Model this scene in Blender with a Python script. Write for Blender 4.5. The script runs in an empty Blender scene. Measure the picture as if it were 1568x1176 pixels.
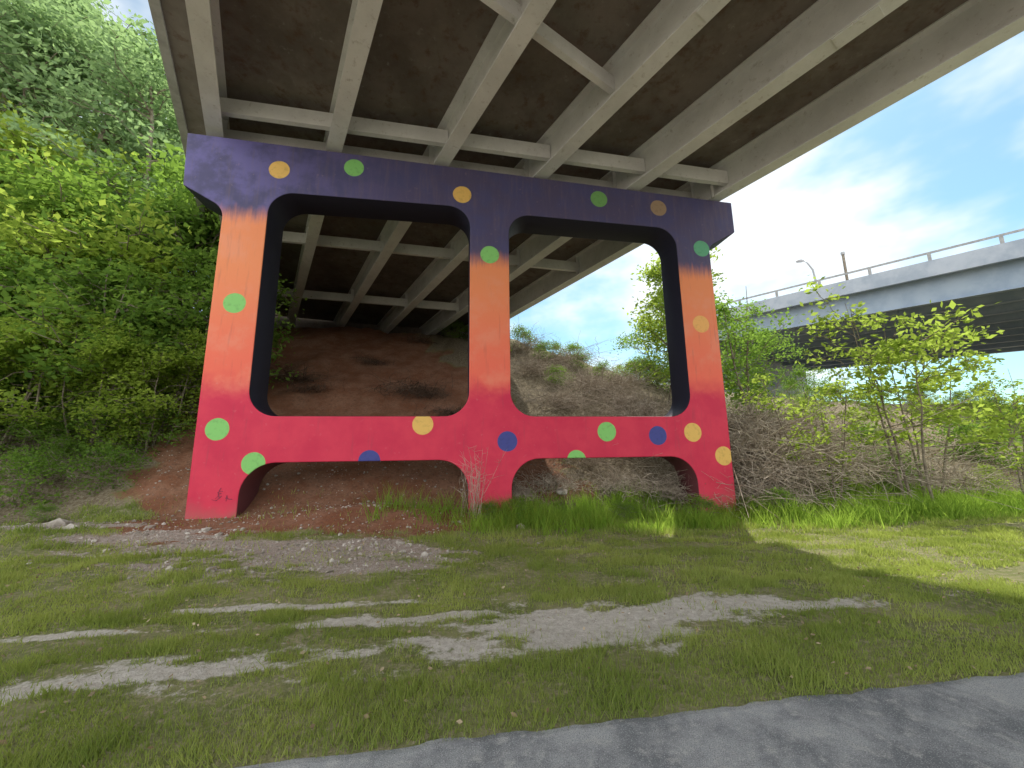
import bpy, bmesh, math, numpy as np
from mathutils import Vector, Matrix
R = np.random.RandomState
scene = bpy.context.scene
COL = scene.collection

# ------------------------------------------------------------------ helpers
def link(o, parent=None):
    COL.objects.link(o)
    if parent: o.parent = parent
    return o

def build_mesh(name, V, F, mats, mi=None, tint=None, smooth=False):
    V = np.asarray(V, dtype=np.float32); F = np.asarray(F, dtype=np.int32)
    M, k = F.shape
    me = bpy.data.meshes.new(name)
    me.vertices.add(len(V)); me.vertices.foreach_set("co", V.ravel())
    me.loops.add(M*k); me.loops.foreach_set("vertex_index", F.ravel())
    me.polygons.add(M); me.polygons.foreach_set("loop_start", np.arange(0, M*k, k, dtype=np.int32))
    for m in mats: me.materials.append(m)
    if mi is not None: me.polygons.foreach_set("material_index", np.asarray(mi, dtype=np.int32))
    me.update(calc_edges=True)
    if tint is not None:
        a = me.attributes.new("tint", 'FLOAT', 'FACE'); a.data.foreach_set("value", np.asarray(tint, dtype=np.float32))
    me.polygons.foreach_set("use_smooth", np.full(M, smooth, dtype=bool))
    return me

def hash2(ix, iy, seed):
    h = (ix.astype(np.int64)*374761393 + iy.astype(np.int64)*668265263 + seed*1442695041) & 0xffffffff
    h = ((h ^ (h >> 13)) * 1274126177) & 0xffffffff
    h = h ^ (h >> 16)
    return (h & 0xffff)/65535.0
def vnoise(x, y, seed=0):
    x = np.asarray(x, float); y = np.asarray(y, float)
    ix = np.floor(x); iy = np.floor(y); fx = x-ix; fy = y-iy
    fx = fx*fx*(3-2*fx); fy = fy*fy*(3-2*fy)
    ix = ix.astype(np.int64); iy = iy.astype(np.int64)
    a = hash2(ix, iy, seed); b = hash2(ix+1, iy, seed); c = hash2(ix, iy+1, seed); d = hash2(ix+1, iy+1, seed)
    return (a*(1-fx)+b*fx)*(1-fy)+(c*(1-fx)+d*fx)*fy
def fbm(x, y, seed=0, o=4):
    s = 0; a = 1; t = 0
    for i in range(o):
        s = s + a*vnoise(x*2**i, y*2**i, seed+i*17); t += a; a *= .5
    return s/t
def sst(x, a, b):
    t = np.clip((x-a)/(b-a), 0, 1); return t*t*(3-2*t)

# ------------------------------------------------------------------ node helpers
def newmat(name):
    m = bpy.data.materials.new(name); m.use_nodes = True
    nt = m.node_tree
    for n in list(nt.nodes): nt.nodes.remove(n)
    out = nt.nodes.new("ShaderNodeOutputMaterial")
    return m, nt, out
def N(nt, t, **kw):
    n = nt.nodes.new(t)
    for k, v in kw.items(): setattr(n, k, v)
    return n
def noise(nt, coord, scale, detail=4, rough=.6):
    n = N(nt, "ShaderNodeTexNoise"); n.inputs["Scale"].default_value = scale
    n.inputs["Detail"].default_value = min(detail, 5); n.inputs["Roughness"].default_value = rough
    if coord is not None: nt.links.new(coord, n.inputs["Vector"])
    return n.outputs["Fac"]
def mapr(nt, v, a, b, c=0., d=1.):
    n = N(nt, "ShaderNodeMapRange"); n.interpolation_type = 'SMOOTHSTEP'
    nt.links.new(v, n.inputs["Value"])
    for i, x in zip((1, 2, 3, 4), (a, b, c, d)): n.inputs[i].default_value = x
    return n.outputs["Result"]
def mathn(nt, op, a, b=None):
    n = N(nt, "ShaderNodeMath", operation=op)
    for i, x in enumerate((a, b)):
        if x is None: continue
        if isinstance(x, (int, float)): n.inputs[i].default_value = x
        else: nt.links.new(x, n.inputs[i])
    return n.outputs[0]
def mix(nt, f, a, b, blend='MIX'):
    n = N(nt, "ShaderNodeMix", data_type='RGBA', blend_type=blend)
    ins = (n.inputs[0], n.inputs[6], n.inputs[7])
    for i, x in zip(ins, (f, a, b)):
        if isinstance(x, (int, float)): i.default_value = x
        elif isinstance(x, (tuple, list)): i.default_value = (*x[:3], 1)
        else: nt.links.new(x, i)
    return n.outputs[2]
def pbsdf(nt, out, col, rough=.8, bump=None, bs=.3, bd=.02, spec=.3):
    p = N(nt, "ShaderNodeBsdfPrincipled")
    if isinstance(col, (tuple, list)): p.inputs["Base Color"].default_value = (*col, 1)
    else: nt.links.new(col, p.inputs["Base Color"])
    p.inputs["Roughness"].default_value = rough
    p.inputs["Specular IOR Level"].default_value = spec
    if bump is not None:
        b = N(nt, "ShaderNodeBump"); b.inputs["Strength"].default_value = bs; b.inputs["Distance"].default_value = bd
        nt.links.new(bump, b.inputs["Height"]); nt.links.new(b.outputs[0], p.inputs["Normal"])
    nt.links.new(p.outputs[0], out.inputs[0])
    return p
def simple(name, c1, c2, scale=3, rough=.8, bumpscale=30, bs=.2, lo=.35, hi=.65, spec=.3):
    m, nt, out = newmat(name)
    tc = N(nt, "ShaderNodeTexCoord").outputs["Object"]
    c = mix(nt, mapr(nt, noise(nt, tc, scale, 8, .65), lo, hi), c1, c2)
    pbsdf(nt, out, c, rough, noise(nt, tc, bumpscale, 3), bs, spec=spec)
    return m
def flat(name, c1, c2, scale=3):
    m, nt, out = newmat(name)
    tc = N(nt, "ShaderNodeTexCoord").outputs["Object"]
    c = mix(nt, mapr(nt, noise(nt, tc, scale, 2, .65), .35, .65), c1, c2)
    d = N(nt, "ShaderNodeBsdfDiffuse"); nt.links.new(c, d.inputs[0]); nt.links.new(d.outputs[0], out.inputs[0])
    return m

# ------------------------------------------------------------------ world frame of pier and bridge
P0 = np.array([-6.65, 8.97]); U = np.array([.989, .148]); NV = np.array([-.148, .989])
D = np.array([-.539, .842]); NN = np.array([.842, .539])

def wcoord(X, Y): return (Y-2.58-.152*X)*.9887
def ncoord(X, Y): return .842*X+.539*Y
def height(X, Y):
    X = np.asarray(X, float); Y = np.asarray(Y, float)
    w = wcoord(X, Y); n = ncoord(X, Y)
    base = np.clip(.22-.030*(X+6.65), -.14, .34)*sst(w, 2.5, 7)
    und = (fbm(X*.45, Y*.45, 3, 3)-.5)*.12*sst(w, .3, 2.)
    und = und + (fbm(X*2.2, Y*2.2, 8, 3)-.5)*.05*sst(w, .2, 1.)
    mound = .34*np.exp(-(((X+3.2)/2.4)**2+((w-7.1)/1.0)**2))
    H = 12.5 + (9.25-12.5)*sst(n, -7, -3.2)
    H = H + (6.8-9.25)*sst(n, 13, 17) + (4.6-6.8)*sst(n, 17, 30)
    v = w-7.35+.5*(fbm(X*.3, Y*.3, 21, 2)-.5)
    slope = .64 + .15*sst(-n, 3, 8) - .14*sst(n, 13, 20)
    h = np.maximum(v, 0)*slope
    h = h*sst(v, -.5, 1.2)
    h = np.minimum(h, H) - .35*np.exp(-((h-H)/1.0)**2)
    h = np.maximum(h, 0)
    rough = (fbm(X*.8, Y*.8, 5, 5)-.5)*.7*sst(v, 0, 2.5)
    return base+und+mound+h+rough

def masks(X, Y):
    X = np.asarray(X, float); Y = np.asarray(Y, float)
    w = wcoord(X, Y); n = ncoord(X, Y)
    f = fbm(X*.9, Y*2.2, 31, 4)-.5
    f2 = fbm(X*3.2, Y*8, 41, 4)-.5
    def ell(cx, cy, rx, ry):
        yy = (Y-cy)-.12*(X-cx)
        return 1-np.sqrt(((X-cx)/rx)**2+(yy/ry)**2)
    sand = np.maximum.reduce([ell(.35, 3.92, 1.8, .48), ell(-2.8, 3.2, 1.15, .24), ell(-1.2, 4.25, 1.1, .14),
                              ell(3.1, 4.35, 1.2, .16), ell(1.8, 4.40, 1.1, .30), ell(-4.1, 3.9, .9, .08), ell(-2.6, 4.6, 1.2, .08)])
    sand = np.clip(.43+sand*.85+f*1.0+f2*1.7, 0, 1)*(w > .05)
    gravel = np.maximum.reduce([ell(-3.2, 6.5, 2.4, .85), ell(-4.8, 6.9, 1.9, .6), ell(-9.2, 8.0, 1.2, .4), ell(-1.7, 6.0, 1.2, .5), ell(-6.6, 7.4, 1.5, .4)])
    gravel = np.clip(.45+gravel*.9+f*1.2+f2*1.5, 0, 1)
    clay = sst(n+f*2, -3.0, -1.7)*(1-sst(n+f*3, 7.2, 8.6))*sst(w+f*1.8, 4.7, 6.0)
    clay = clay*(1-sst(X+f*2, -1.6, -.2)*(1-sst(w, 7.6, 8.6)))
    litter = sst(w+f*1.2, 7.3, 8.2)*(1-clay)
    litter = np.maximum(litter, (1-sst(n, -4.0, -2.2))*sst(w+f, 6.3, 7.2)*.9)
    bounce_ground = 1-sst(w+f, -8, -6.5)  # unseen pale ground added beyond the path to bounce light onto the girders
    gravel = np.maximum(gravel, bounce_ground)
    return sand, gravel, clay, litter

# ------------------------------------------------------------------ materials
def ground_material():
    m, nt, out = newmat("ground_surface")
    g = N(nt, "ShaderNodeNewGeometry").outputs["Position"]
    def at(nm):
        return N(nt, "ShaderNodeAttribute", attribute_name=nm).outputs["Fac"]
    n1 = noise(nt, g, 1.3, 4, .7); n2 = noise(nt, g, 14, 5, .75); n3 = noise(nt, g, 70, 3, .7)
    grass = mix(nt, mapr(nt, n1, .35, .65), (.16, .185, .065), (.27, .265, .125))
    grass = mix(nt, mapr(nt, n2, .46, .66), grass, (.36, .31, .21))
    sand = mix(nt, mapr(nt, n2, .3, .7), (.46, .42, .36), (.66, .62, .56))
    sand = mix(nt, mapr(nt, n3, .54, .72), sand, (.30, .26, .20))
    grav = mix(nt, mapr(nt, n2, .35, .65), (.34, .28, .23), (.48, .42, .37))
    grav = mix(nt, mapr(nt, n3, .5, .65), grav, (.2, .165, .13))
    clay = mix(nt, mapr(nt, n1, .35, .65), (.23, .095, .05), (.31, .165, .105))
    clay = mix(nt, mapr(nt, n2, .45, .7), clay, (.16, .085, .055))
    clay = mix(nt, mapr(nt, n3, .6, .7), clay, (.38, .28, .21))
    lit = mix(nt, mapr(nt, n2, .4, .6), (.17, .13, .085), (.33, .28, .20))
    lit = mix(nt, mapr(nt, n3, .5, .7), lit, (.09, .085, .045))
    c = grass
    for nm, col, a, b in (("litter", lit, .42, .62), ("clay", clay, .35, .7), ("gravel", grav, .35, .75), ("sand", sand, .35, .75)):
        f = mathn(nt, 'ADD', at(nm), mathn(nt, 'MULTIPLY', mathn(nt, 'SUBTRACT', n2, .5), 1.3))
        f = mapr(nt, f, a, b)
        c = mix(nt, f, c, col)
    hgt = mathn(nt, 'ADD', n2, mathn(nt, 'MULTIPLY', n3, .5))
    pbsdf(nt, out, c, .95, hgt, .8, .05, spec=.1)
    return m

def leaf_material(name, dark, light, trans, tf=.45):
    m, nt, out = newmat(name)
    t = N(nt, "ShaderNodeAttribute", attribute_name="tint").outputs["Fac"]
    oi = N(nt, "ShaderNodeObjectInfo").outputs["Random"]
    tt = mathn(nt, 'ADD', mathn(nt, 'MULTIPLY', t, .75), mathn(nt, 'MULTIPLY', oi, .25))
    c = mix(nt, tt, dark, light)
    d = N(nt, "ShaderNodeBsdfDiffuse")
    nt.links.new(c, d.inputs[0])
    tr = N(nt, "ShaderNodeBsdfTranslucent")
    nt.links.new(mix(nt, tt, tuple(x*.6 for x in trans), trans), tr.inputs[0])
    ms = N(nt, "ShaderNodeMixShader"); ms.inputs[0].default_value = tf
    nt.links.new(d.outputs[0], ms.inputs[1]); nt.links.new(tr.outputs[0], ms.inputs[2])
    nt.links.new(ms.outputs[0], out.inputs[0])
    return m

M_ground = ground_material()
M_bark = flat("bark", (.16, .13, .10), (.3, .26, .2), 6)
M_twig = flat("dry_twig", (.26, .21, .16), (.52, .45, .37), 4)
M_twigd = flat("dark_debris", (.06, .04, .03), (.16, .11, .08), 4)
M_leaf = leaf_material("leaf_green", (.06, .13, .03), (.19, .30, .055), (.38, .60, .09))
M_leafy = leaf_material("leaf_yellow_green", (.12, .2, .035), (.28, .38, .06), (.60, .76, .12), .5)
M_leafd = leaf_material("leaf_distant", (.12, .21, .11), (.27, .38, .19), (.46, .66, .26), .5)
M_grass = leaf_material("grass_blade", (.13, .21, .045), (.37, .40, .14), (.66, .78, .15), .42)
M_grassT = leaf_material("grass_blade_tall", (.08, .17, .025), (.22, .34, .06), (.62, .88, .12), .45)

def pier_material():
    m, nt, out = newmat("pier_paint")
    tc = N(nt, "ShaderNodeTexCoord").outputs["Object"]
    sep = N(nt, "ShaderNodeSeparateXYZ"); nt.links.new(tc, sep.inputs[0])
    s, z, dep = sep.outputs
    nA = noise(nt, tc, 1.5, 4, .6); nB = noise(nt, tc, 9, 5, .6)
    mp = N(nt, "ShaderNodeMapping"); nt.links.new(tc, mp.inputs[0]); mp.inputs["Scale"].default_value = (7, .7, 7)
    nS = noise(nt, mp.outputs[0], 1.4, 4, .6)
    wob = mathn(nt, 'MULTIPLY', mathn(nt, 'SUBTRACT', nA, .5), .9)
    wobs = mathn(nt, 'MULTIPLY', mathn(nt, 'SUBTRACT', nS, .5), .55)
    zz = mathn(nt, 'ADD', z, wob)
    red = mix(nt, mapr(nt, nA, .3, .7), (.60, .026, .075), (.68, .042, .088))
    org = mix(nt, mapr(nt, z, 3.2, 6.6), (.84, .15, .095), (.82, .27, .11))
    org = mix(nt, mapr(nt, nA, .45, .7, 0, .35), org, (.8, .34, .22))
    c = mix(nt, mapr(nt, zz, 2.85, 3.6), red, org)
    b = mathn(nt, 'ADD', z, mathn(nt, 'MULTIPLY', mapr(nt, s, 0.5, 6.0), .85))
    b = mathn(nt, 'ADD', mathn(nt, 'ADD', b, wobs), mathn(nt, 'MULTIPLY', wob, .3))
    pur = mix(nt, mapr(nt, s, -1.5, 5), (.14, .125, .33), (.085, .072, .145))  # sky light on the left end painted in as a lighter, bluer purple
    pur = mix(nt, mapr(nt, nA, .4, .65), pur, (.078, .074, .17))
    pur = mix(nt, mathn(nt, 'MULTIPLY', mapr(nt, nS, .45, .75), .3), pur, (.17, .14, .19))
    c = mix(nt, mapr(nt, b, 7.3, 7.9), c, pur)
    c = mix(nt, mathn(nt, 'MULTIPLY', mapr(nt, nS, .56, .8), .22), c, (.14, .07, .08))
    c = mix(nt, mathn(nt, 'MULTIPLY', mapr(nt, nB, .62, .75), .13), c, (.6, .4, .38))
    low = mathn(nt, 'MULTIPLY', mapr(nt, mathn(nt, 'ADD', z, wob), .1, .7, 1., 0.), .5)
    c = mix(nt, low, c, (.34, .18, .14))
    Y_, G_, B_ = (.78, .49, .13), (.24, .58, .16), (.06, .07, .28)
    dots = [(.68, 8.91, Y_), (2.52, 9.16, G_), (5.40, 8.63, Y_), (9.36, 8.85, (.17, .38, .12)), (11.21, 8.72, (.34, .24, .15)),
            (6.16, 6.89, G_), (12.48, 7.5, (.12, .40, .22)), (-.02, 5.23, G_), (12.22, 5.15, (.82, .43, .13)), (-.08, 2.2, G_),
            (4.5, 2.3, Y_), (6.59, 1.87, B_), (9.22, 2.1, G_), (10.64, 1.99, B_), (11.66, 2.07, Y_), (12.51, 1.43, Y_),
            (.75, 1.42, G_), (3.28, 1.44, B_), (8.37, 1.38, G_)]
    for (a, bz, colr) in dots:
        dx = mathn(nt, 'SUBTRACT', s, a); dz = mathn(nt, 'SUBTRACT', z, bz)
        dd = mathn(nt, 'SQRT', mathn(nt, 'ADD', mathn(nt, 'MULTIPLY', dx, dx), mathn(nt, 'MULTIPLY', dz, dz)))
        dd = mathn(nt, 'ADD', dd, mathn(nt, 'MULTIPLY', mathn(nt, 'SUBTRACT', nB, .5), .016))
        f = mapr(nt, dd, .245, .260, 1., 0.)
        c2 = mix(nt, mathn(nt, 'MULTIPLY', mapr(nt, nB, .5, .7), .35), colr, tuple(x*.5 for x in colr))
        c = mix(nt, f, c, c2)
    side = mix(nt, mapr(nt, z, 1.6, 2.9), (.13, .04, .045), (.02, .02, .038))  # shade on the side faces put into their colour, dark red to near-black navy
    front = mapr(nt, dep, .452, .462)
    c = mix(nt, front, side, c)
    hb = mathn(nt, 'ADD', mathn(nt, 'MULTIPLY', nB, .6), noise(nt, tc, 60, 3))
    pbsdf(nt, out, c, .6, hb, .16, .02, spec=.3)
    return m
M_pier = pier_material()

def steel_material():
    m, nt, out = newmat("girder_paint")
    tc = N(nt, "ShaderNodeTexCoord").outputs["Object"]
    n1 = noise(nt, tc, .9, 5, .65); n2 = noise(nt, tc, 6, 5, .7); n3 = noise(nt, tc, 25, 3, .7)
    c = mix(nt, mapr(nt, n1, .3, .7), (.64, .64, .62), (.78, .78, .76))
    c = mix(nt, mapr(nt, n2, .56, .75), c, (.50, .48, .44))
    c = mix(nt, mapr(nt, n3, .66, .76), c, (.33, .23, .16))
    pbsdf(nt, out, c, .6, n2, .1, spec=.35)
    return m
M_steel = steel_material()
def soffit_material():
    m, nt, out = newmat("deck_soffit")
    tc = N(nt, "ShaderNodeTexCoord").outputs["Object"]
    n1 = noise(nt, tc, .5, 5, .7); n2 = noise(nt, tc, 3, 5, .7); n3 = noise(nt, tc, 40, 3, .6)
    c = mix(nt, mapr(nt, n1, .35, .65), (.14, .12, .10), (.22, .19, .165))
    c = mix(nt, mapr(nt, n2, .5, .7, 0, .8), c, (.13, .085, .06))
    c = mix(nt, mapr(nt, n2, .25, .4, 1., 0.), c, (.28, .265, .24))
    pbsdf(nt, out, c, .85, n3, .2, spec=.15)
    return m
M_soffit = soffit_material()
M_conc = simple("concrete", (.34, .33, .31), (.46, .45, .43), 2, .85, 40, .2)
M_conc2 = simple("bridge_concrete_blue_grey", (.34, .39, .46), (.46, .50, .56), .8, .8, 30, .1)
M_steel2 = simple("girder_blue_grey", (.28, .35, .44), (.36, .43, .51), .8, .7, 30, .1)
M_galv = simple("galvanised_steel", (.3, .3, .3), (.42, .42, .42), 5, .4, 30, .05)
def path_material():
    m, nt, out = newmat("path_surface")
    g = N(nt, "ShaderNodeNewGeometry").outputs["Position"]
    n1 = noise(nt, g, 1.1, 5, .7); n2 = noise(nt, g, 9, 5, .7); n3 = noise(nt, g, 160, 3, .7)
    vo = N(nt, "ShaderNodeTexVoronoi"); vo.inputs["Scale"].default_value = 100; nt.links.new(g, vo.inputs["Vector"])
    c = mix(nt, mapr(nt, n1, .40, .60), (.18, .19, .20), (.37, .38, .385))
    c = mix(nt, mapr(nt, n2, .5, .7, 0, .8), c, (.46, .455, .44))
    c = mix(nt, mapr(nt, vo.outputs["Distance"], .15, .4, .6, 0.), c, (.56, .56, .55))
    c = mix(nt, mapr(nt, n3, .5, .66, 0, .85), c, (.09, .09, .10))
    pbsdf(nt, out, c, .85, n3, .6, .008, spec=.25)
    return m
M_path = path_material()

# ------------------------------------------------------------------ ground sheet
def axis(lo, hi, step, far):
    a = np.arange(lo, hi+1e-6, step); ext = []
    d = step; x = hi
    while x < far: d *= 1.17; x += d; ext.append(x)
    d = step; y = lo; e2 = []
    while y > -far: d *= 1.17; y -= d; e2.append(y)
    return np.concatenate([e2[::-1], a, ext])
xs = axis(-14, 16, .09, 900); ys = axis(1.8, 12.5, .07, 900)
GX, GY = np.meshgrid(xs, ys)
GZ = height(GX, GY)
V = np.stack([GX.ravel(), GY.ravel(), GZ.ravel()], 1)
nx, ny = len(xs), len(ys)
idx = np.arange(nx*ny).reshape(ny, nx)
F = np.stack([idx[:-1, :-1].ravel(), idx[:-1, 1:].ravel(), idx[1:, 1:].ravel(), idx[1:, :-1].ravel()], 1)
me = build_mesh("ground", V, F, [M_ground], smooth=True)
for nm, a in zip(("sand", "gravel", "clay", "litter"), masks(GX.ravel(), GY.ravel())):
    at = me.attributes.new(nm, 'FLOAT', 'POINT'); at.data.foreach_set("value", a.astype(np.float32))
link(bpy.data.objects.new("ground", me))

px = np.concatenate([np.arange(-120, -8, 4.), np.arange(-8, 12, .05), np.arange(12, 120, 4.)])
e = 2.58+.152*px+(fbm(px*5, px*0, 77, 4)-.5)*.07
V = []
for i, x in enumerate(px):
    V += [(x, e[i], .004), (x, e[i]-.05, .012), (x, 2.58+.152*x-3.3, .012), (x, 2.58+.152*x-3.36, -.02)]
F = []
for i in range(len(px)-1):
    for k in range(3):
        a = i*4+k; F.append((a+1, a+5, a+4, a))
link(bpy.data.objects.new("paved_path", build_mesh("paved_path", V, F, [M_path])))

# ------------------------------------------------------------------ pier
def rounded(pts, seg=10):
    out = []; n = len(pts)
    for i in range(n):
        p = Vector(pts[i][:2]); r = pts[i][2] if len(pts[i]) > 2 else 0
        if r == 0: out.append(p); continue
        a = (Vector(pts[i-1][:2])-p).normalized(); b = (Vector(pts[(i+1) % n][:2])-p).normalized()
        ang = a.angle(b); t = r/math.tan(ang/2); c = p+(a+b).normalized()*(r/math.sin(ang/2))
        s0 = p+a*t-c; s1 = p+b*t-c
        a0 = math.atan2(s0.y, s0.x); a1 = math.atan2(s1.y, s1.x)
        da = (a1-a0+math.pi) % (2*math.pi)-math.pi
        for k in range(seg+1):
            th = a0+da*k/seg; out.append(c+Vector((math.cos(th), math.sin(th)))*r)
    return out
outer = [(-.53, -1.2), (.51, -1.2), (.51, 1.43, .72), (5.62, 1.43, .72), (5.62, -1.2), (6.69, -1.2), (6.69, 1.43, .72),
         (11.68, 1.43, .72), (11.68, -1.2), (12.74, -1.2), (12.74, 7.6, .3), (13.65, 8.12, .04), (13.65, 9.11), (-1.57, 9.74),
         (-1.5, 8.27, .04), (-.53, 7.72, .45)]
h1 = [(.51, 2.5, .62), (5.62, 2.5, .62), (5.62, 8.26, .6), (.51, 8.27, .6)]
h2 = [(6.69, 2.5, .62), (11.68, 2.5, .62), (11.68, 8.08, .6), (6.69, 8.16, .6)]
cu = bpy.data.curves.new("pier_outline", 'CURVE'); cu.dimensions = '2D'; cu.fill_mode = 'BOTH'
for pl in (outer, h1, h2):
    pts = rounded(pl); sp = cu.splines.new('POLY'); sp.points.add(len(pts)-1); sp.use_cyclic_u = True
    for i, p in enumerate(pts): sp.points[i].co = (p.x, p.y, 0, 1)
cu.extrude = .445; cu.bevel_depth = .02; cu.bevel_resolution = 1; cu.offset = -.02
tmp = bpy.data.objects.new("tmp", cu); COL.objects.link(tmp)
dg = bpy.context.evaluated_depsgraph_get()
me = bpy.data.meshes.new_from_object(tmp.evaluated_get(dg)); bpy.data.objects.remove(tmp)
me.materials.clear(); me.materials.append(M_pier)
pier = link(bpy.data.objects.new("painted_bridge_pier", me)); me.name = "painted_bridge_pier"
o = P0+NV*.465
pier.matrix_world = Matrix(((U[0], 0, -NV[0], o[0]), (U[1], 0, -NV[1], o[1]), (0, 1, 0, 0), (0, 0, 0, 1)))
# faint worn graffiti scribble low on the left column
gr = R(4); V = []; F = []
for k in range(11):
    p = np.array([gr.uniform(-.05, .3), gr.uniform(.42, .85)]); a = gr.uniform(.3, 1.3)
    for j in range(2):
        a += gr.normal()*.5; q = p+np.array([math.cos(a), math.sin(a)])*gr.uniform(.03, .10)
        d = (q-p)/np.linalg.norm(q-p); nn = np.array([-d[1], d[0]])*gr.uniform(.004, .012)
        i0 = len(V); V += [(*(p-nn), .4685+.0003*k), (*(q-nn), .4685+.0003*k), (*(q+nn), .4685+.0003*k), (*(p+nn), .4685+.0003*k)]
        F.append((i0, i0+1, i0+2, i0+3)); p = q
M_graf = simple("graffiti_paint", (.20, .035, .07), (.36, .04, .08), 30)
g = link(bpy.data.objects.new("graffiti_scribble", build_mesh("graffiti_scribble", V, F, [M_graf])), pier)

# ------------------------------------------------------------------ overhead bridge
def B(s, t, h, off=0.):
    p = P0+U*s+D*t+NN*off
    return (p[0], p[1], 9.865-.047*s-.010*t+h-.0515*off)
def prism(secA, secB):
    n = len(secA); V = list(secA)+list(secB); F = []
    for i in range(n): F.append((i, (i+1) % n, n+(i+1) % n, n+i))
    F.append(tuple(range(n-1, -1, -1))); F.append(tuple(range(n, 2*n)))
    return V, F
def addobj(name, parts, mat, parent, bevel=0):
    V = []; F = []
    for v, f in parts:
        k = len(V); V += v; F += [tuple(i+k for i in g) for g in f]
    m = bpy.data.meshes.new(name); m.from_pydata([tuple(map(float, v)) for v in V], [], F); m.materials.append(mat); m.update()
    bm = bmesh.new(); bm.from_mesh(m); bmesh.ops.recalc_face_normals(bm, faces=bm.faces); bm.to_mesh(m); bm.free()
    ob = link(bpy.data.objects.new(name, m), parent)
    return ob
bridge = link(bpy.data.objects.new("highway_bridge", None))
GS = [-.97, 2.0, 4.89, 7.74, 10.57, 13.23]
GD = 1.0
def isec(fw, d, tf=.035, tw=.02):
    w = fw/2; k = tw/2
    return [(-w, 0), (w, 0), (w, tf), (k, tf), (k, d-tf), (w, d-tf), (w, d), (-w, d), (-w, d-tf), (-k, d-tf), (-k, tf), (-w, tf)]
T0, T1 = -40, 18.6
for i, s in enumerate(GS):
    sec = isec(.38, GD)
    parts = [prism([B(s, T0, h, a) for a, h in sec], [B(s, T1, h, a) for a, h in sec])]
    for t in (.75, 6.3, 12.5):
        for sg in (-1, 1):
            parts.append(prism([B(s, t-.008, h, sg*a) for a, h in ((.012, .036), (.17, .036), (.17, GD-.036), (.012, GD-.036))],
                               [B(s, t+.008, h, sg*a) for a, h in ((.012, .036), (.17, .036), (.17, GD-.036), (.012, GD-.036))]))
    if 0 < i < 5:
        ts = -5.2
        parts.append(prism([B(s, ts-.35, h, a) for a, h in ((-.16, -.022), (.16, -.022), (.16, -.001), (-.16, -.001))],
                           [B(s, ts+.35, h, a) for a, h in ((-.16, -.022), (.16, -.022), (.16, -.001), (-.16, -.001))]))
    addobj("girder_%d" % (i+1), parts, M_steel, bridge)
    zc = 9.74-.0414*(s+1.57)
    t = .55
    a = [B(s, t-.2, -.02, -.15), B(s, t-.2, -.02, .15), B(s, t+.2, -.02, .15), B(s, t+.2, -.02, -.15)]
    lo = [(q[0], q[1], zc-.03) for q in a]
    addobj("bearing_%d" % (i+1), [prism(lo, [(q[0], q[1], q[2]+.018) for q in a])], M_conc, bridge)
def diaph(A, Bp, d, fw):
    A = Vector(A); Bp = Vector(Bp); ax = (Bp-A); ax.z = 0; ax.normalize(); pr = Vector((-ax.y, ax.x, 0))
    w = fw
    sec = [(-w/2, 0), (w/2, 0), (w/2, .025), (-w/2+.02, .025), (-w/2+.02, d-.025), (w/2, d-.025), (w/2, d), (-w/2, d)]
    f = lambda P: [tuple(P+pr*a+Vector((0, 0, h))) for a, h in sec]
    return prism(f(A), f(Bp))
parts = []
for i in range(5):
    s0, s1 = GS[i], GS[i+1]
    for t in (-.3, .85, 6.3, 12.5):
        parts.append(diaph(B(s0, t, .24, .012), B(s1, t, .24, -.012), .42, .14))
    for t in (-11, -17, -23):
        parts.append(diaph(B(s0, t, .30, .012), B(s1, t, .30, -.012), .40, .14))
dp = (GS[3]-GS[2])*.9125
parts.append(diaph(B(GS[2], -3.84, .30, .012), B(GS[2], -3.84, .30, dp-.012), .38, .14))
dp = (GS[2]-GS[1])*.9125
parts.append(diaph(B(GS[2], -3.84, .30, -dp+.012), B(GS[2], -3.84, .30, -.012), .38, .14))
addobj("cross_diaphragms", parts, M_steel, bridge)
sl, sr = GS[0], GS[-1]
def slab(off0, off1, h0, h1):
    return prism([B(sl, T0, h0, off0), B(sr, T0, h0, off1), B(sr, T0, h1, off1), B(sl, T0, h1, off0)],
                 [B(sl, T1, h0, off0), B(sr, T1, h0, off1), B(sr, T1, h1, off1), B(sl, T1, h1, off0)])
addobj("deck", [slab(-.85, .85, GD+.002, GD+.24)], M_soffit, bridge)
for nm, s, a0, a1 in (("parapet_left", sl, -1.05, -.852), ("parapet_right", sr, .852, 1.05)):
    q = lambda t: [B(s, t, h, a) for a, h in ((a0, GD-.06), (a1, GD-.06), (a1, GD+1.1), (a0, GD+1.1))]
    addobj(nm, [prism(q(T0), q(T1))], M_conc, bridge)
q = lambda t: [B(-2.6, t, 1.2), B(14.6, t, 1.2), B(14.6, t, -2.2), B(-2.6, t, -2.2)]
addobj("abutment", [prism(q(18.62), q(19.6))], M_soffit, bridge)
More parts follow.
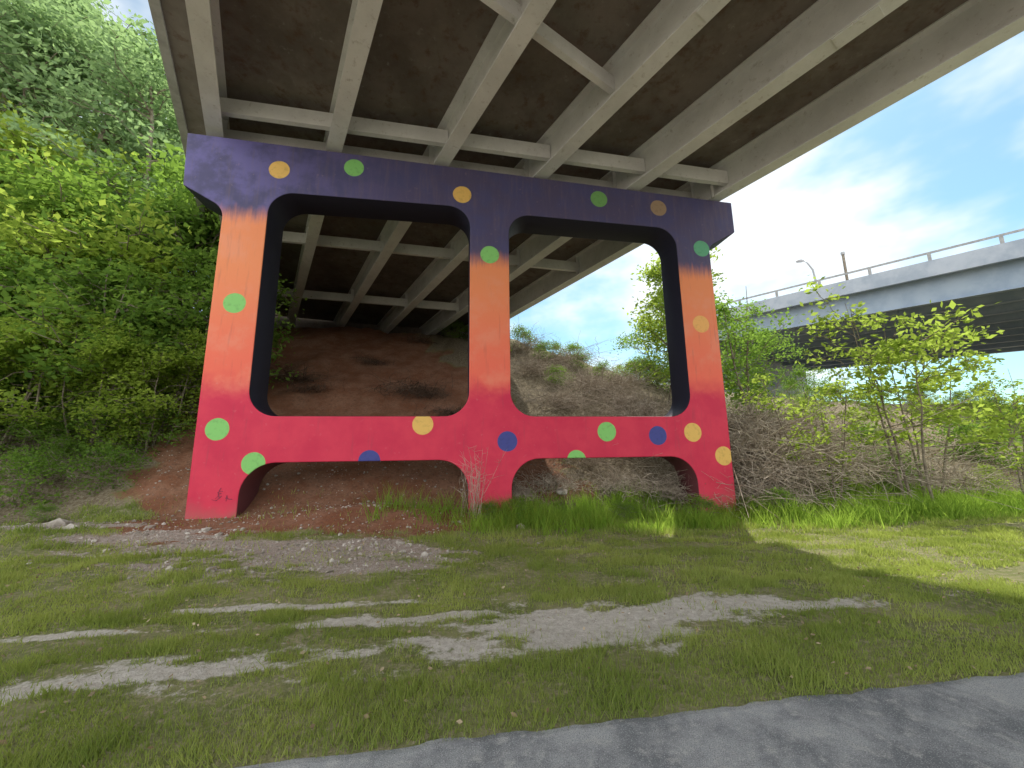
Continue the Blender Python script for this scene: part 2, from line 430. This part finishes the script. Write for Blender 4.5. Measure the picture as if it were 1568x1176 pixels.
# short scupper drain pipe at the right end of the cap
a = B(12.9, -.12, .35); b_ = B(12.9, -.12, -.12)
q = [Vector(a), Vector(b_)]
def tube_pts(pts, rad, sides=6):
    V = []; F = []
    pts = [Vector(p) for p in pts]
    for i, p in enumerate(pts):
        d = (pts[min(i+1, len(pts)-1)]-pts[max(i-1, 0)]).normalized()
        x = d.orthogonal().normalized(); y = d.cross(x)
        for k in range(sides):
            an = 2*math.pi*k/sides; V.append(tuple(p+(x*math.cos(an)+y*math.sin(an))*rad[i]))
    for i in range(len(pts)-1):
        for k in range(sides):
            a = i*sides+k; b = i*sides+(k+1) % sides; F.append((a, b, b+sides, a+sides))
    F.append(tuple(range(sides-1, -1, -1))); F.append(tuple(range((len(pts)-1)*sides, len(pts)*sides)))
    return V, F
addobj("scupper_pipe", [tube_pts(q, [.05, .05], 10)], M_conc, bridge)

# ------------------------------------------------------------------ second bridge
br2 = link(bpy.data.objects.new("parallel_highway_bridge", None))
A2 = np.array([28.5, 20.]); D2 = np.array([-.568, .823]); N2 = np.array([.823, .568])
def C(t, off, h):
    p = A2+D2*t+N2*off; return (p[0], p[1], 1.6+11.8-3.3+.066*t+h)   # h from girder bottom
def bar2(o0, o1, h0, h1, t0=-45, t1=19):
    f = lambda t: [C(t, o0, h0), C(t, o1, h0), C(t, o1, h1), C(t, o0, h1)]
    return prism(f(t0), f(t1))
addobj("deck", [bar2(-.6, 24.6, 1.7, 1.95)], M_conc2, br2)
addobj("parapets", [bar2(-.8, -.602, 1.55, 2.55), bar2(24.602, 24.8, 1.55, 2.55)], M_conc2, br2)
parts = [bar2(-.75, -.65, 3.02, 3.13), bar2(24.65, 24.75, 3.02, 3.13)]
for t in np.arange(-44, 19, 2.8):
    for oo in (-.7, 24.7):
        f = lambda h: [C(t-.08, oo-.05, h), C(t+.08, oo-.05, h), C(t+.08, oo+.05, h), C(t-.08, oo+.05, h)]
        parts.append(prism(f(2.54), f(3.03)))
addobj("railings", parts, M_galv, br2)
parts = []
for k in range(9):
    oc = -.1+k*3.0; sec = isec(.4, 1.69)
    parts.append(prism([C(-45, oc+a, h) for a, h in sec], [C(19, oc+a, h) for a, h in sec]))
    if k < 8:
        for t in np.arange(-42, 18, 6.): parts.append(bar2(oc+.03, oc+2.97, .5, .9, t, t+.12))
addobj("girders", parts, M_steel2, br2)
addobj("abutment", [bar2(-.5, 24.5, -9, 1.69, 19.02, 20.)], M_conc2, br2)

lamp = link(bpy.data.objects.new("street_lamp", None))
bx, by, bz = 37.6, 45.5, 12.4
addobj("pole", [tube_pts([(bx, by, bz), (bx, by, bz+9.5), (bx-.15, by, bz+11), (bx-.7, by, bz+11.9), (bx-1.2, by, bz+12.2)], [.16, .11, .1, .08, .07], 8)], M_galv, lamp)
addobj("lamp_head", [tube_pts([(bx-1.1, by, bz+12.2), (bx-1.4, by, bz+12.2), (bx-1.9, by, bz+12.15), (bx-2.1, by, bz+12.1)], [.08, .2, .2, .06], 8)], M_galv, lamp)
pole = link(bpy.data.objects.new("utility_pole", None))
addobj("pole", [tube_pts([(39.3, 43.1, 12), (39.3, 43.1, 24.2)], [.17, .13], 8)], M_bark, pole)
addobj("pole_cap", [tube_pts([(39.3, 43.1, 24.1), (39.3, 43.1, 24.4)], [.2, .2], 8)], M_galv, pole)

# ------------------------------------------------------------------ vegetation
class Buf:
    def __init__(s): s.V = []; s.F = []; s.mi = []; s.t = []; s.n = 0
    def add(s, V, F, mi, t):
        V = np.asarray(V, float); F = np.asarray(F, int)
        s.V.append(V); s.F.append(F+s.n); s.mi.append(np.full(len(F), mi)); s.t.append(np.broadcast_to(t, (len(F),))); s.n += len(V)
    def mesh(s, name, mats):
        return build_mesh(name, np.concatenate(s.V), np.concatenate(s.F), mats, np.concatenate(s.mi), np.concatenate(s.t))
def tube(buf, pts, rad, mi=0, sides=5, t=.5):
    pts = np.asarray(pts, float); n = len(pts)
    d = np.gradient(pts, axis=0); d /= (np.linalg.norm(d, axis=1, keepdims=True)+1e-9)
    ref = np.where(np.abs(d[:, 2:3]) > .9, np.array([[1., 0, 0]]), np.array([[0, 0, 1.]]))
    x = np.cross(d, ref); x /= np.linalg.norm(x, axis=1, keepdims=True)+1e-9; y = np.cross(d, x)
    a = np.arange(sides)*2*np.pi/sides
    V = pts[:, None]+(x[:, None]*np.cos(a)[None, :, None]+y[:, None]*np.sin(a)[None, :, None])*np.asarray(rad)[:, None, None]
    i = np.arange(n-1)[:, None]*sides; k = np.arange(sides)[None]; k2 = (k+1) % sides
    F = np.stack([i+k, i+k2, i+k2+sides, i+k+sides], -1).reshape(-1, 4)
    buf.add(V.reshape(-1, 3), F, mi, t)
def leaves(buf, rng, C, size, mi=1, tint=None, aspect=.55):
    n = len(C)
    a = rng.normal(size=(n, 3)); a[:, 2] = a[:, 2]*.5-.3; a /= np.linalg.norm(a, axis=1, keepdims=True)
    b = rng.normal(size=(n, 3)); b[:, 2] *= .6; b -= a*(a*b).sum(1, keepdims=True); b /= np.linalg.norm(b, axis=1, keepdims=True)
    L = size*rng.uniform(.6, 1.35, (n, 1)); W = L*aspect
    V = np.stack([C-a*L*.5, C+b*W*.5+a*L*.05, C+a*L*.5, C-b*W*.5+a*L*.05], 1).reshape(-1, 3)
    F = np.arange(n*4).reshape(-1, 4)
    buf.add(V, F, mi, tint if tint is not None else rng.uniform(0, 1, n))
def plant(name, seed, H, R0, stems, nbr, leafn, leafsize, leafmat, crown0=.25, sig=.28, trunk_r=.12, sub=4, updir=.55):
    rng = R(seed); buf = Buf(); tips = []
    for st in range(stems):
        lean = rng.normal(size=2)*(.25 if stems > 1 else .06)*H*.5
        base = np.array([*(rng.normal(size=2)*(.12 if stems > 1 else .01)*R0), -.5])
        hh = H*rng.uniform(.75, 1.) if stems > 1 else H*.95
        k = 9; tt = np.linspace(0, 1, k)
        pts = base[None]*(1-tt[:, None])+np.array([base[0]+lean[0], base[1]+lean[1], hh])[None]*tt[:, None]
        pts[:, :2] += np.cumsum(rng.normal(size=(k, 2))*.03*H*.3, 0)
        tr = trunk_r/(stems**.4)
        tube(buf, pts, tr*(1-tt*.85), 0, 6)
        for bnum in range(nbr):
            f = crown0+(1-crown0)*rng.uniform(0, 1)**.85
            p = np.array([np.interp(f, tt, pts[:, j]) for j in range(3)])
            az = rng.uniform(0, 2*np.pi)
            env = math.sin(math.pi*min(1, (f-crown0)/(1-crown0)*.75+.25))**.6
            L = R0*env*rng.uniform(.5, 1.15)
            dirv = np.array([math.cos(az), math.sin(az), updir*rng.uniform(.2, 1.5)])
            q = np.linspace(0, 1, 6)[:, None]
            br = p+dirv*L*q+np.array([0, 0, -.18*L])*(q**2)+np.concatenate([np.zeros((1, 3)), rng.normal(size=(5, 3))*.05*L])
            tube(buf, br, np.linspace(tr*.42*(1.1-f*.7), .008, 6), 0, 4)
            for sb in range(sub):
                g = rng.uniform(.3, 1); p2 = np.array([np.interp(g, q[:, 0], br[:, j]) for j in range(3)])
                dv = rng.normal(size=3); dv[2] = abs(dv[2])*.5; dv /= np.linalg.norm(dv); l2 = L*rng.uniform(.2, .5)
                sbp = p2+dv*l2*np.linspace(0, 1, 4)[:, None]+rng.normal(size=(4, 3))*.02
                tube(buf, sbp, [.014, .011, .008, .004], 0, 3)
                tips += [sbp[3], sbp[2]]
            tips.append(br[5])
    tips = np.array(tips)
    per = max(1, leafn//len(tips))
    ct = rng.uniform(0, 1, len(tips))
    w = rng.uniform(.2, 1.8, len(tips)); cnt = np.maximum(1, (per*w)).astype(int)
    C = np.repeat(tips, cnt, 0); tn = np.repeat(ct, cnt)
    C = C+rng.normal(size=C.shape)*sig*np.array([1, 1, .7])
    leaves(buf, rng, C, leafsize, 1, np.clip(tn*.55+rng.uniform(0, .45, len(C)), 0, 1))
    return buf.mesh(name, [M_bark, leafmat])
shrubs = [plant("leafy_shrub", 10+i, 5.5, 2.5, 5, 10, 10000, .17, [M_leaf, M_leaf, M_leafy][i], .08, .26, .10) for i in range(3)]
trees = [plant("hillside_tree", 20+i, 14, 3.6, 1, 36, 7800, .25, M_leafd, .22, .40, .2, 5) for i in range(3)]
sap = [plant("sapling", 30+i, 5.6, 1.5, 3, 8, 1900, .16, M_leafy, .3, .17, .06, 3, .9) for i in range(2)]
low = [plant("undergrowth_shrub", 40+i, 1.8, 1.3, 6, 6, 3000, .11, [M_leaf, M_leafy][i], .02, .2, .03, 3) for i in range(2)]
sparse = [plant("young_tree", 50+i, 6.5, 1.9, 2, 13, 4800, .16, M_leafy if i else M_leaf, .2, .26, .09, 4, .9) for i in range(2)]

prng = R(5)
def put(name, me, x, y, sc, dz=0, sz=1.):
    o = bpy.data.objects.new(name, me)
    o.location = (x, y, float(height(x, y))+dz)
    o.rotation_euler = (prng.normal()*.05, prng.normal()*.05, prng.uniform(0, 6.28)); o.scale = (sc, sc, sc*sz)
    link(o)
L = [(-10.6, 12.6, 1.0), (-12.4, 11.2, 1.05), (-14.4, 12.4, 1.35), (-17, 12, 1.4), (-20, 12.5, 1.5), (-12.9, 14.6, 1.45),
     (-16, 15.4, 1.6), (-20, 16, 1.8), (-24, 14, 1.7), (-12.6, 9.9, .75), (-14.8, 10., .9), (-18, 9.8, .95), (-11.3, 10.6, .6),
     (-22, 10, 1.2), (-10.0, 11.2, .62), (-28, 12, 1.7), (-26, 9.5, 1.2), (-32, 10, 1.6)]
for i, (x, y, s) in enumerate(L): put("leafy_shrub", shrubs[(0, 1, 2, 0, 2)[i % 5]], x, y, s)
T = [(-19.5, 19, 1.1), (-23, 18, 1.2), (-27, 17, 1.25), (-26, 22, 1.3), (-31, 20, 1.35), (-22, 25, 1.2), (-35, 16, 1.3), (-17.5, 17.2, 1.0), (-24, 15.5, 1.1), (-38, 22, 1.3), (-20, 16.6, 1.12)]
for i, (x, y, s) in enumerate(T): put("hillside_tree", trees[i % 3], x, y, s)
put("sapling", sap[0], 11.0, 10.9, 1.15); put("sapling", sap[1], 12.3, 11.8, 1.0); put("sapling", sap[1], 8.9, 11.4, .72); put("sapling", sap[0], 15.2, 12.0, .75)
for i, (x, y, s) in enumerate([(10.6, 17, 1.0), (6.8, 17.4, 1.15), (8.2, 20.5, .8), (9.4, 19, .95), (12.2, 19.5, .7), (7.4, 15.6, .5), (14, 18, .45)]):
    put("young_tree", sparse[i % 2], x, y, s)
for i in range(120):
    x = prng.uniform(-5, 30); y = prng.uniform(12, 26)
    n = ncoord(x, y)
    if n < 9.6 or (x > 8 and prng.uniform() < .55) or (x <= 8 and y < 19 and prng.uniform() < .6): continue
    put("undergrowth_shrub", low[int(prng.uniform() < .35)], x, y, prng.uniform(.4, .85))
for i in range(34):
    x = prng.uniform(-20, -9.3); y = prng.uniform(8.8, 12)
    if ncoord(x, y) > -2.7 or wcoord(x, y) < 7.0: continue
    put("undergrowth_shrub", low[0], x, y, prng.uniform(.4, .85))
for (x, y, s) in [(-.6, 9.2, .22), (.1, 9.4, .3), (4.6, 10.0, .35), (6.9, 10.6, .4), (-9.6, 8.3, .2), (2.6, 9.7, .25), (-10.6, 7.9, .22)]:
    put("undergrowth_shrub", low[0], x, y, s)

def brush(name, seed, n, rx, ry, h, mat):
    rng = R(seed); buf = Buf()
    for i in range(n):
        r = rng.normal(size=2)*.5; p = np.array([r[0]*rx, r[1]*ry, rng.uniform(-.1, h*.3)])
        d = rng.normal(size=3); d[2] = abs(d[2])*rng.uniform(.4, 2.4); d /= np.linalg.norm(d)
        Ln = rng.uniform(.4, 1.3)*h; q = np.linspace(0, 1, 6)[:, None]
        bend = rng.normal(size=3)*.5; bend[2] = -abs(bend[2])
        pts = p+d*Ln*q+bend*Ln*q**2+rng.normal(size=(6, 3))*.025
        tube(buf, pts, np.linspace(.008, .0025, 6)*rng.uniform(.5, 1.5), 0, 3)
    return buf.mesh(name, [mat])
bru = [brush("dead_brush", 60+i, 420, 1.2, .8, 1.0, M_twig) for i in range(2)]
dark = brush("brush_debris", 65, 300, 1.1, .7, .6, M_twigd)
for i, (x, y, s) in enumerate([(6.9, 12.2, 1.6), (7.6, 13.4, 1.9), (8.6, 12.6, 1.6), (10.2, 12.8, 1.2), (3.0, 11.5, .8), (1.2, 11.3, .7), (4.4, 11.6, .8),
                  (2.2, 12.6, .9), (4.0, 13.5, 1.), (5.8, 13.5, 1.3), (12, 13.2, 1.2), (13.8, 13.2, 1.2), (.2, 10.9, .5),
                  (9.2, 14.4, 1.7), (7.9, 15., 1.6), (5.0, 15.2, 1.2), (-11, 9.7, .6), (-13, 9.2, .5), (6.4, 11.3, .9), (7.2, 11.6, 1.2),
                  (2.0, 15.5, 1.1), (3.4, 17.2, 1.3), (1.0, 18.5, 1.2), (5.2, 18.2, 1.3), (3.0, 20.5, 1.2), (.6, 21.5, 1.2), (4.8, 16.4, 1.2), (10.8, 15.6, 1.5)]):
    put("dead_brush", bru[i % 2], x, y, s)
for (x, y, s) in [(-8.4, 15.4, 1.2), (-3.8, 15.2, 1.3), (-6.4, 17.6, .8), (-2.0, 14.2, .9), (-7.6, 14.6, .8), (-5.0, 21, .9), (-3.2, 14.9, .8)]:
    put("brush_debris", dark, x, y, s)
def weed(name, seed):
    rng = R(seed); buf = Buf()
    for i in range(26):
        p = np.array([rng.normal()*.18, rng.normal()*.1, -.05]); d = np.array([rng.normal()*.22, rng.normal()*.2, 1]); Ln = rng.uniform(.7, 1.7)
        q = np.linspace(0, 1, 6)[:, None]; pts = p+d*Ln*q+rng.normal(size=(6, 3))*.02
        tube(buf, pts, np.linspace(.006, .002, 6), 0, 3)
        for k in range(7):
            g = rng.uniform(.4, 1); p2 = np.array([np.interp(g, q[:, 0], pts[:, j]) for j in range(3)]); e2 = p2+np.array([rng.normal()*.12, rng.normal()*.12, rng.uniform(.02, .2)])
            tube(buf, [p2, (p2+e2)/2+rng.normal(size=3)*.01, e2], [.003, .0025, .0015], 0, 3)
    return buf.mesh(name, [M_twig])
put("dry_weed", weed("dry_weed", 71), -.95, 9.3, 1.0)

# ------------------------------------------------------------------ grass
def blades(name, n, xr, wr, hfun, wid, mat, dens, seed):
    rng = R(seed)
    X = rng.uniform(*xr, n); w = rng.uniform(*wr, n); Y = w/.9887+2.58+.152*X
    keep = (rng.uniform(0, 1, n) < dens(X, Y, w)) & (np.abs(X) < 1.5*Y+1.5)
    X, Y, w = X[keep], Y[keep], w[keep]; n = len(X)
    Z = height(X, Y)
    h = hfun(X, Y, w)*rng.uniform(.45, 1.35, n)
    az = rng.uniform(0, 2*np.pi, n); ln = rng.uniform(.1, .9, n)*h; la = rng.uniform(0, 2*np.pi, n)
    wd = wid*(1+np.hypot(X, Y)/7)*rng.uniform(.6, 1.3, n)
    dx, dy = np.cos(az)*wd/2, np.sin(az)*wd/2
    V = np.stack([np.stack([X-dx, Y-dy, Z-.01], 1), np.stack([X+dx, Y+dy, Z-.01], 1),
                  np.stack([X+np.cos(la)*ln, Y+np.sin(la)*ln, Z+h], 1)], 1).reshape(-1, 3)
    F = np.arange(n*3).reshape(-1, 3)
    t = np.clip(fbm(X*1.3, Y*1.3, 51, 3)*1.6-.4+rng.normal(size=n)*.28, 0, 1)
    link(bpy.data.objects.new(name, build_mesh(name, V, F, [mat], None, t)))
def dens_lawn(X, Y, w):
    s, g, c, l = masks(X, Y)
    k = 1-sst(s, .2, .7)*.95
    k = k*(1-sst(g, .35, .7)*.93)*(1-sst(c, .3, .7)*.96)*(1-sst(l, .3, .7)*.97)
    patch = .12+.88*sst(fbm(X*2.1, Y*4, 61, 4), .40, .6)
    near = 1-sst(w, .0, .9)
    return k*np.maximum(patch, near*.85)*sst(w, -.06, .1)
def hl(b, v):
    return lambda X, Y, w: b+v*sst(fbm(X*3, Y*3, 4, 3), .35, .8)
blades("lawn_grass", 150000, (-4.5, 6), (-.03, 2.2), hl(.035, .055), .0052, M_grass, dens_lawn, 1)
blades("lawn_grass", 160000, (-9, 10), (2.0, 4.6), hl(.038, .06), .0058, M_grass, dens_lawn, 2)
blades("lawn_grass", 150000, (-15, 20), (4.5, 8.2), hl(.06, .1), .0065, M_grass, dens_lawn, 3)
def dens_tall(X, Y, w):
    f = fbm(X*.8, Y*.8, 91, 3)-.5
    a = sst(X+f*1.2, -1.3, -.2)*sst(w+f*1.6, 5.0, 6.0)*(1-sst(w+f, 7.6, 8.4))
    b = .5*(X < -1)*(X > -3)*sst(w+f*2, 6.1, 6.6)*(1-sst(w, 6.9, 7.3))
    return np.maximum(a*(.15+.85*sst(fbm(X*2.4, Y*2.4, 92, 2), .35, .6)), b*.5)
blades("tall_grass", 90000, (-4, 20), (4.6, 8.6), lambda X, Y, w: .14+.34*sst(fbm(X*1.6, Y*1.6, 14, 3), .3, .7), .009, M_grassT, dens_tall, 4)

# ------------------------------------------------------------------ stones and fallen leaves
M_stone = flat("stone", (.26, .23, .19), (.5, .46, .41), 3)
M_dry = leaf_material("dry_leaf", (.24, .16, .09), (.6, .5, .34), (.2, .14, .07), .2)
ico = np.array([(0, 0, 1), (.894, 0, .447), (.276, .851, .447), (-.724, .526, .447), (-.724, -.526, .447), (.276, -.851, .447),
                (.724, .526, -.447), (-.276, .851, -.447), (-.894, 0, -.447), (-.276, -.851, -.447), (.724, -.526, -.447), (0, 0, -1)])
icf = np.array([(0, 1, 2), (0, 2, 3), (0, 3, 4), (0, 4, 5), (0, 5, 1), (1, 6, 2), (2, 7, 3), (3, 8, 4), (4, 9, 5), (5, 10, 1), (2, 6, 7), (3, 7, 8), (4, 8, 9), (5, 9, 10), (1, 10, 6), (6, 11, 7), (7, 11, 8), (8, 11, 9), (9, 11, 10), (10, 11, 6)])
rng = R(77); n = 30000
X = rng.uniform(-12, 6, n); w = rng.uniform(1.2, 10, n); Y = w/.9887+2.58+.152*X
s_, g_, c_, l_ = masks(X, Y)
keep = rng.uniform(0, 1, n) < (.7*sst(g_, .4, .7)+.2*sst(c_, .4, .7)+.15*sst(s_, .5, .8)+.01)
X, Y = X[keep], Y[keep]; n = len(X); w = w[keep]
sz = np.clip(rng.lognormal(-4.3, .5, n), .006, .06)*np.where(w < 3.5, .6, 1)
sc = sz[:, None, None]*rng.uniform(.6, 1.3, (n, 1, 3))*np.array([1, 1, .7])
V = ico[None]*(1+rng.uniform(-.25, .25, (n, 12, 1)))*sc
V = V+np.stack([X, Y, height(X, Y)+sz*.2], 1)[:, None]
F = (icf[None]+(np.arange(n)*12)[:, None, None]).reshape(-1, 3)
link(bpy.data.objects.new("gravel_stones", build_mesh("gravel_stones", V.reshape(-1, 3), F, [M_stone])))
rk = [(-8.9, 8.0, .16), (-8.5, 7.85, .11), (-9.2, 8.15, .09), (-7.9, 7.9, .07), (.15, 8.6, .13), (-3.2, 7.6, .06), (-5.9, 7.9, .08), (1.3, 11.2, .2), (-7.2, 8.1, .09)]
V = []; F = []
for i, (x, y, r) in enumerate(rk):
    v = ico*(1+rng.uniform(-.3, .3, (12, 1)))*r*rng.uniform(.7, 1.3, 3)*np.array([1, 1, .6])+np.array([x, y, float(height(x, y))+r*.1])
    V.append(v); F.append(icf+12*i)
link(bpy.data.objects.new("rocks", build_mesh("rocks", np.concatenate(V), np.concatenate(F), [M_stone])))
buf = Buf(); n = 3000
X = rng.uniform(-10, 14, n); w = rng.uniform(.05, 9.5, n)**1; Y = w/.9887+2.58+.152*X
leaves(buf, rng, np.stack([X, Y, height(X, Y)+.035], 1), .04, 0)
X = rng.uniform(5, 20, 9000); w = rng.uniform(7.2, 13, 9000); Y = w/.9887+2.58+.152*X
leaves(buf, rng, np.stack([X, Y, height(X, Y)+.03], 1), .08, 0)
link(bpy.data.objects.new("fallen_leaves", buf.mesh("fallen_leaves", [M_dry])))

# ------------------------------------------------------------------ light
sun = bpy.data.lights.new("sun", 'SUN'); sun.energy = 5; sun.angle = math.radians(.5); sun.color = (1, .96, .86)
so = link(bpy.data.objects.new("sun", sun))
az = math.radians(25); el = math.radians(57)
dv = Vector((math.sin(az)*math.cos(el), math.cos(az)*math.cos(el), math.sin(el)))
so.rotation_euler = dv.to_track_quat('Z', 'Y').to_euler(); so.location = dv*60
w = bpy.data.worlds.new("World"); scene.world = w; w.use_nodes = True
nt = w.node_tree
for n_ in list(nt.nodes): nt.nodes.remove(n_)
out = nt.nodes.new("ShaderNodeOutputWorld"); bg = nt.nodes.new("ShaderNodeBackground")
sky = nt.nodes.new("ShaderNodeTexSky"); sky.sky_type = 'NISHITA'; sky.sun_disc = False
sky.sun_elevation = el; sky.sun_rotation = az; sky.dust_density = .8; sky.ozone_density = 1.5
tint = mix(nt, 1.0, sky.outputs[0], (.92, 1.26, 1.18), 'MULTIPLY')
tc = N(nt, "ShaderNodeTexCoord").outputs["Generated"]
mp = N(nt, "ShaderNodeMapping"); nt.links.new(tc, mp.inputs[0]); mp.inputs["Scale"].default_value = (1, 1, 1.8)
mp.inputs["Location"].default_value = (.3, .15, 0)
cn = noise(nt, mp.outputs[0], 2.6, 5, .55)
cl = mix(nt, mapr(nt, cn, .38, .62, .05, .95), tint, (8.0, 8.3, 8.5))
sep = N(nt, "ShaderNodeSeparateXYZ"); nt.links.new(tc, sep.inputs[0])
yb = mathn(nt, 'ADD', sep.outputs[1], mathn(nt, 'MULTIPLY', mathn(nt, 'SUBTRACT', cn, .5), .8))
# bright fill added to the unseen sky opposite the sun, lights the pier front
cl = mix(nt, mapr(nt, yb, .05, -.35, 0, 1), cl, (14., 14.2, 14.4))
nt.links.new(cl, bg.inputs[0]); bg.inputs[1].default_value = .15
nt.links.new(bg.outputs[0], out.inputs[0])

cam = bpy.data.cameras.new("camera"); cam.sensor_width = 36; cam.lens = 13.78; cam.clip_start = .05; cam.clip_end = 3000
co = link(bpy.data.objects.new("camera", cam))
co.matrix_world = Matrix.Translation((0, 0, 1.6)) @ Matrix.Rotation(math.radians(90+9.87), 4, 'X') @ Matrix.Rotation(math.radians(-.73), 4, 'Z')
scene.camera = co
scene.view_settings.view_transform = 'Standard'; scene.view_settings.look = 'None'; scene.view_settings.exposure = 0
